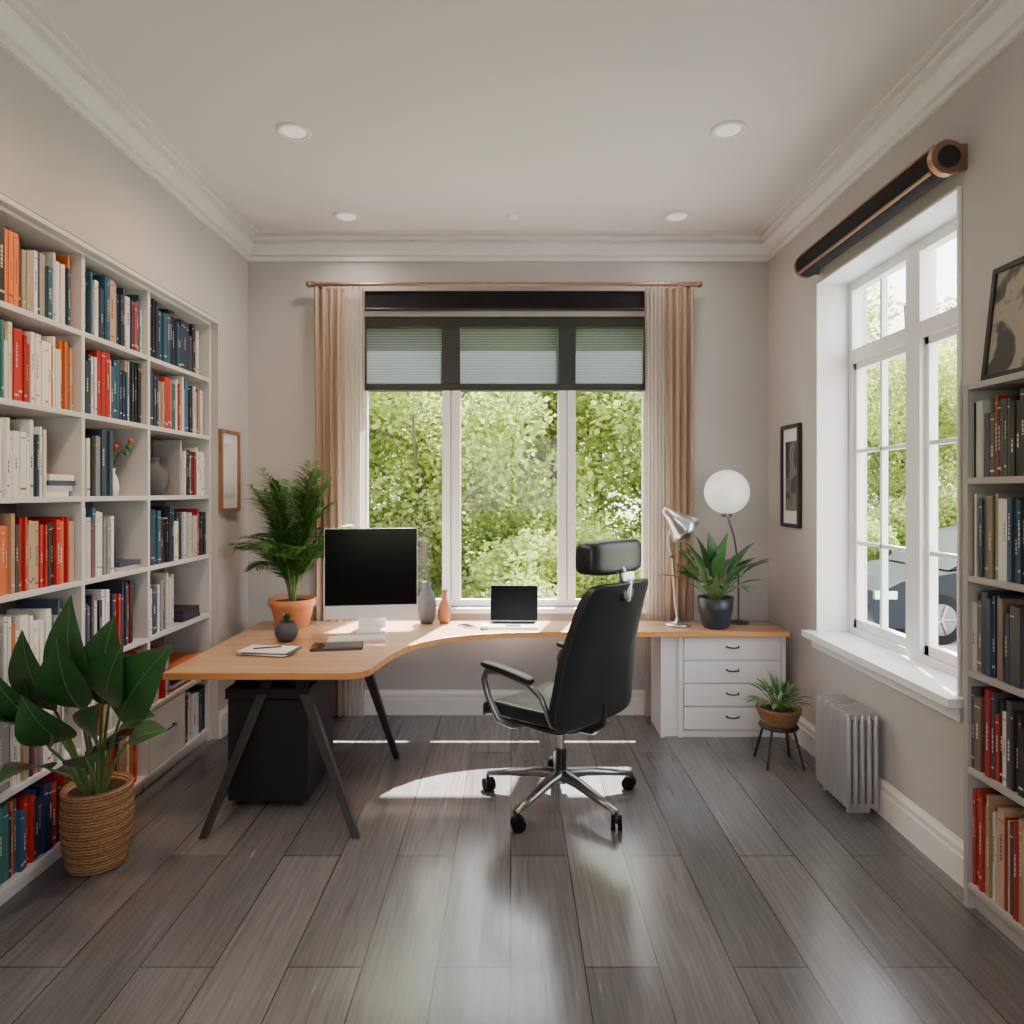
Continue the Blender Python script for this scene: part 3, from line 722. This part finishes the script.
for i in range(38):
    a = i*2.399+r_.uniform(-.2, .2); tall = i >= 16
    L_ = r_.uniform(.90, 1.20) if tall else r_.uniform(.50, .78)
    rch = r_.uniform(.10, .32) if tall else r_.uniform(.26, .40)
    drp = r_.uniform(.05, .22) if tall else r_.uniform(.10, .26)
    hz = Vector((cos(a), sin(a)*.5, 0))
    pts = []; nseg = 16
    for k in range(nseg+1):
        q = k/nseg; p = Vector((c[0], c[1], Z+.17))+hz*(.02+rch*q**1.7)+Vector((0, 0, L_*q*(1-.12*q)-drp*q**3.2))
        p.x = max(p.x, -1.81); p.y = min(p.y, 4.70)
        pts.append(p)
    m.tube(pts, [.0055*(1-k/nseg*.75) for k in range(nseg+1)], M_stem, 5)
    for k in range(14, nseg*3+1):
        q = k/(nseg*3); j = min(int(q*nseg), nseg-1); p = pts[j].lerp(pts[j+1], q*nseg-j); tg = (pts[j+1]-pts[j]).normalized()
        sd = tg.cross(hz.normalized()).normalized() if hz.length > .1 else Vector((1, 0, 0))
        ll = .18*sin(pi*(.10+.82*(q-.28)/.72))**.6*r_.uniform(.8, 1.15)
        for sg in (-1, 1):
            tp = p+(sd*sg*.95+tg*.6+Vector((0, 0, -.2))+Vector((r_.uniform(-.12, .12), r_.uniform(-.12, .12), r_.uniform(-.12, .12)))).normalized()*ll
            tp.x = max(tp.x, -1.865); tp.y = min(tp.y, 4.76)
            m.leaf(p, tp, .013, M_palm, (0, -.4, 1), .05, .3, 4)
m.build(recalc=False)

# ---------------------------------------------------------------- big leafy plant in basket
m = MB("basket_plant")
c = (-1.79, 2.95)
prof = []
for i in range(0, 35):
    z = i*.01; r = .112+.026*sin(min(1, z/.28)*pi*.62)+(.004 if i % 2 else -.002); prof.append((r, z))
m.lathe([(0, 0)]+prof+[(prof[-1][0]-.015, .34), (.112, .31), (0, .31)], (c[0], c[1], 0), M_wick, 40)
m.lathe([(0,.316),(.112,.314)], (c[0], c[1], 0), M_soil)
LV = [
 ((-1.76,2.82,.70), (-1.755,2.72,1.19), .20), ((-1.69,2.82,.72), (-1.58,2.72,1.11), .20), ((-1.62,2.82,.66), (-1.34,2.70,1.00), .25),
 ((-1.83,2.74,.72), (-1.85,2.58,1.08), .17), ((-1.80,2.68,.68), (-1.86,2.42,.99), .16), ((-1.80,2.66,.60), (-1.86,2.38,.80), .16),
 ((-1.64,2.80,.58), (-1.40,2.68,.72), .17), ((-1.80,2.66,.52), (-1.80,2.40,.58), .16), ((-1.72,2.72,.74), (-1.68,2.52,1.06), .19),
 ((-1.64,2.78,.74), (-1.49,2.62,1.02), .19), ((-1.76,2.70,.62), (-1.74,2.42,.88), .18), ((-1.68,2.72,.50), (-1.58,2.52,.62), .15), ((-1.83,2.78,.60), (-1.86,2.60,.88), .13),
 ((-1.60,2.84,.56), (-1.44,2.86,.60), .13), ((-1.66,2.74,.60), (-1.52,2.52,.82), .17)]
for a, b, w in LV:
    st = Vector((c[0]+(a[0]-c[0])*.2, c[1]+(a[1]-c[1])*.2, .31)); A = Vector(a)
    m.tube([st, st.lerp(A, .5)+Vector((0, 0, .03)), A], [.009, .007, .005], M_stem, 7)
    d = Vector(b)-A
    nn = Vector((-.1 if b[0] < -1.75 else .15, -.9, .45)) if d.z > .2 else Vector((0, -.45, .9))
    m.leaf(A, b, w, M_leafbig, nn, .10, .22, 14, .82, rib=M_rib)
m.build(recalc=False)

# ---------------------------------------------------------------- small plant on stand
m = MB("plant_stand")
c = (1.57, 4.02)
for k in range(4):
    a = pi/4+k*pi/2; m.tube([(c[0]+.085*cos(a), c[1]+.085*sin(a), .235), (c[0]+.15*cos(a), c[1]+.15*sin(a), 0.004)], .008, M_black, 8)
m.tube([(c[0]+.105*cos(a), c[1]+.105*sin(a), .225) for a in [i*pi/12 for i in range(25)]], .008, M_black, 8)
m.lathe([(0,.228),(.105,.228),(.105,.238),(0,.238)], (c[0], c[1], 0), M_black)
m.build()
m = MB("potted_plant")
prof = [(.09+.035*min(1, i/8)+(.004 if i % 2 else 0), .239+i*.01) for i in range(11)]
m.lathe([(0,.239)]+prof+[(.11,.335),(.10,.325),(0,.325)], (c[0], c[1], 0), M_wick)
m.lathe([(0,.328),(.11,.328)], (c[0], c[1], 0), M_soil)
leafy(m, c, .32, 44, (.14, .22), (.13, .19), M_leafmid, 9, (12, 80)); m.build(recalc=False)

# ---------------------------------------------------------------- radiator (column type)
m = MB("radiator")
x0, x1, y0, y1 = 1.645, 1.815, 3.36, 3.72
nc = 10; p = (y1-y0)/nc
for i in range(nc):
    yc = y0+p*(i+.5)
    for j in range(5):
        xc = x0+.017+j*.034
        m.tube([(xc, yc, .035), (xc, yc, .05), (xc, yc, .49), (xc, yc, .505)], [.010, .0155, .0155, .010], M_rad, 10)
    m.box(x0+.012, x1-.012, yc-.012, yc+.012, .478, .503, M_rad); m.box(x0+.012, x1-.012, yc-.012, yc+.012, .04, .06, M_rad)
for z in (.055, .475): m.cyl(((x0+x1)/2, y0+.01, z), ((x0+x1)/2, y1-.01, z), .017, M_rad)
for y in (y0+.054, y1-.054): m.box(x0+.03, x1-.03, y-.01, y+.01, 0, .05, M_rad)
m.build()

# ---------------------------------------------------------------- ceiling lights
for x, y, r in ((-1.11, 3.475, .088), (1.095, 3.46, .088), (-1.10, 4.55, .088), (1.10, 4.55, .088), (-1.11, 1.9, .088), (1.1, 1.9, .088)):  # last pair is out of view, added for warm light on the walls
    m = MB("recessed_downlight")
    m.lathe([(r, 0), (r, -.006), (r*.8, -.012), (r*.72, -.006), (r*.7, -.001)], (x, y, H-.0005), M_trim); m.lathe([(0, -.004), (r*.71, -.004)], (x, y, H-.0005), M_down)
    m.build(recalc=False)
    left = x < 0
    en = (130 if y < 2 else 85 if y < 4 else 30) if left else 14
    ld = bpy.data.lights.new("added_warm_spot", 'SPOT'); ld.energy = en; ld.color = (1, .68, .44) if left and y < 4 else (1, .88, .76); ld.spot_size = radians(160); ld.spot_blend = 1; ld.shadow_soft_size = .06  # fittings look unlit; spots added for warm fill, strongest on the left
    lo = bpy.data.objects.new("added_warm_spot", ld); lo.location = (x, y, H-.03); COL.objects.link(lo)
m = MB("smoke_detector"); m.lathe([(0,-.02),(.03,-.02),(.042,-.008),(.042,0)], (0.0, 4.55, H-.0005), M_trim); m.build()

# ---------------------------------------------------------------- outdoors
G = -.35
m = MB("ground"); m.box(-60, 60, -60, 70, G-.1, G, M_grass); m.build()
m = MB("driveway_bounce_paving"); m.box(2.5, 14, 5.6, 11.2, G+.001, G+.02, M_pave); m.box(-9, 14, -14, 5.6, G+.001, G+.02, M_pave); m.box(-9, 2.5, 5.6, 6.6, G+.001, G+.02, M_pave); m.build()  # beyond the car's drive: unseen pale paving added to offset green bounce light
def foliage(name, blobs, nleaf, size, seed, trunk=None):
    r_ = random.Random(seed); mb = MB(name)
    if trunk:
        h, rad = trunk; mb.tube([(0, 0, 0), (.08, .05, h*.4), (-.05, .1, h*.8), (0, 0, h)], [rad, rad*.8, rad*.5, rad*.2], M_bark, 10)
        for i in range(9):
            a = i*2.4; z = h*(.3+.06*i); mb.tube([(0, 0, z), (cos(a)*.8, sin(a)*.8, z+.5), (cos(a)*1.6, sin(a)*1.6, z+1.1)], [rad*.35, rad*.2, .02], M_bark, 6)
    vs = []; fs = []; cols = []
    tot = sum(b[3]**2 for b in blobs)
    for (bx, by, bz, br) in blobs:
        tone = r_.uniform(.7, 1.15)
        for i in range(int(nleaf*br**2/tot)):
            u = Vector((r_.gauss(0, 1), r_.gauss(0, 1), r_.gauss(0, 1))).normalized(); rr_ = br*(r_.random()**.35)*(1+.25*noise.noise(u*2+Vector((bx, by, bz))))
            p = Vector((bx, by, bz))+Vector((u.x*rr_, u.y*rr_, u.z*rr_*.85))
            d = Vector((r_.gauss(0, 1), r_.gauss(0, 1), r_.gauss(0, .6))).normalized(); s_ = d.orthogonal().normalized(); s_ = (Matrix.Rotation(r_.uniform(0, 6.28), 3, d) @ s_)
            l = size*r_.uniform(.6, 1.3); w = l*.34; o = len(vs)
            vs += [p, p+d*l*.5+s_*w, p+d*l, p+d*l*.5-s_*w]; fs.append((o, o+1, o+2, o+3))
            k = tone*r_.uniform(.7, 1.2); yel = r_.uniform(0, 1)
            cols.append((min(.9, (.27+.20*yel)*k), min(.9, (.38+.13*yel)*k), (.085+.03*yel)*k))
    mb.add(vs, fs, M_leaves, False)
    base = len(mb.fc)-len(fs)
    for i, c_ in enumerate(cols): mb.fc[base+i] = c_
    return mb.build(recalc=False)
def crown(r_, n, R, z0, z1):
    return [(r_.uniform(-R, R)*(.9), r_.uniform(-R, R)*.9, r_.uniform(z0, z1), r_.uniform(.55, 1.05)*R*.5) for _ in range(n)]
r_ = random.Random(2)
tA = foliage("tree", crown(r_, 26, 2.1, 1.0, 6.2), 22000, .125, 1, (6.5, .16))
tB = foliage("tree", crown(r_, 24, 1.8, .8, 5.0), 22000, .105, 2, (5.2, .12))
bA = foliage("bush", crown(r_, 12, 1.1, .3, 1.3), 9500, .08, 3)
def place(src, pts):
    first = True
    for x, y, s_, rz in pts:
        ob = src if first else bpy.data.objects.new(src.name.split('.')[0], src.data)
        if not first: COL.objects.link(ob)
        first = False; ob.location = (x, y, G); ob.scale = (s_, s_, s_); ob.rotation_euler = (0, 0, rz)
place(tA, [(-3.6, 10.8, 1.0, 0), (0.9, 13.5, 1.0, 1.2), (-6.8, 14.5, 1.2, 2.2), (5.6, 17, 1.0, 3.0), (11.5, 20, 1.15, 4), (-1.5, 18.5, 1.2, 5), (-10, 19, 1.4, .5), (2.6, 20, 1.2, 2), (16, 24, 1.4, 1)])
place(tB, [(-1.4, 10.2, .9, 0), (2.9, 12.6, .80, 2), (-4.6, 13, 1.1, 4), (3.9, 15, .95, 1), (9.0, 16.5, .95, 3), (13.5, 17.5, 1.0, 5), (-1.6, 14, 1.0, 3.3), (7, 21, 1.1, 1)])
place(bA, [(-1.9, 8.9, .8, 0), (.2, 9.3, .85, 1), (1.5, 9.6, .7, 2), (-3.6, 9.0, 1, 3), (6.4, 13.9, 1.1, 4), (9.2, 14.0, 1.2, 5), (3.9, 13.6, 1.0, .5), (12, 14.2, 1.2, 1.5), (-.2, 11.5, 1.4, 2.5), (.7, 10.9, 1.1, 4), (7.8, 13.7, 1.1, 2)])

m = MB("car")
cx, cyy = 4.55, 8.6; wd = 1.75
body = [(0,.32),(.05,.22),(.45,.20),(3.8,.20),(4.25,.24),(4.32,.45),(4.28,.78),(4.10,.90),(3.35,.95),(1.15,.93),(.35,.80),(.08,.66),(0,.50)]
m.prism([(cx+x, cyy, G+.02+z) for x, z in body], (0, wd, 0), M_car)
roof = [(1.02,.93),(1.75,1.36),(2.1,1.43),(3.1,1.43),(3.55,1.34),(4.05,.92)]
m.prism([(cx+x, cyy+.12, G+.02+z) for x, z in roof], (0, wd-.24, 0), M_car)
for gl in ([(1.28,.96),(1.82,1.30),(2.32,1.36),(2.32,.96)], [(2.40,.96),(2.40,1.36),(3.05,1.36),(3.12,.96)], [(3.2,.96),(3.13,1.35),(3.45,1.29),(3.72,.97)]):
    m.prism([(cx+x, cyy+.112, G+.02+z) for x, z in gl], (0, .01, 0), M_carglass)
for x in (.85, 3.45):
    for y in (cyy-.01, cyy+wd-.21):
        m.cyl((cx+x, y, G+.34), (cx+x, y+.22, G+.34), .32, M_tyre, n=32); m.cyl((cx+x, y-.008, G+.34), (cx+x, y, G+.34), .2, M_darkalu, n=24)
        for k in range(5):
            a = k*2*pi/5; m.tube([(cx+x, y-.014, G+.34), (cx+x+.19*cos(a), y-.014, G+.34+.19*sin(a))], .02, M_greyalu, 6)
m.box(cx+.02, cx+.3, cyy-.006, cyy+.05, G+.60, G+.70, M_alu)
m.box(cx+1.35, cx+1.5, cyy-.12, cyy+.1, G+1.0, G+1.1, M_car)
m.build(.02, 3)

# ---------------------------------------------------------------- light
W = bpy.data.worlds.new("World"); S.world = W; W.use_nodes = True
nt = W.node_tree; bg = nt.nodes['Background']
tc = nt.nodes.new("ShaderNodeTexCoord"); sp = nt.nodes.new("ShaderNodeSeparateXYZ"); cr = nt.nodes.new("ShaderNodeValToRGB")
nt.links.new(tc.outputs['Generated'], sp.inputs[0]); nt.links.new(sp.outputs[2], cr.inputs[0]); nt.links.new(cr.outputs[0], bg.inputs[0])
cr.color_ramp.elements[0].color = (1, .98, .97, 1); cr.color_ramp.elements[1].color = (.74, .85, 1, 1)
bg.inputs[1].default_value = 8.2
sd = bpy.data.lights.new("sun", 'SUN'); sd.energy = 55; sd.angle = radians(1.0); sd.color = (1, .94, .87)
so = bpy.data.objects.new("sun", sd); COL.objects.link(so)
dirv = Vector((-.14, -.55, -.90)); so.rotation_euler = dirv.to_track_quat('-Z', 'Y').to_euler(); so.location = (1, 12, 14)

# ---------------------------------------------------------------- camera
cam = bpy.data.cameras.new("camera"); co = bpy.data.objects.new("camera", cam); COL.objects.link(co)
cam.sensor_width = 36; cam.lens = 24.01; cam.shift_y = -20/1024
co.location = (0, 0, 1.6); co.rotation_euler = (radians(90), 0, 0); cam.clip_start = .05
S.camera = co
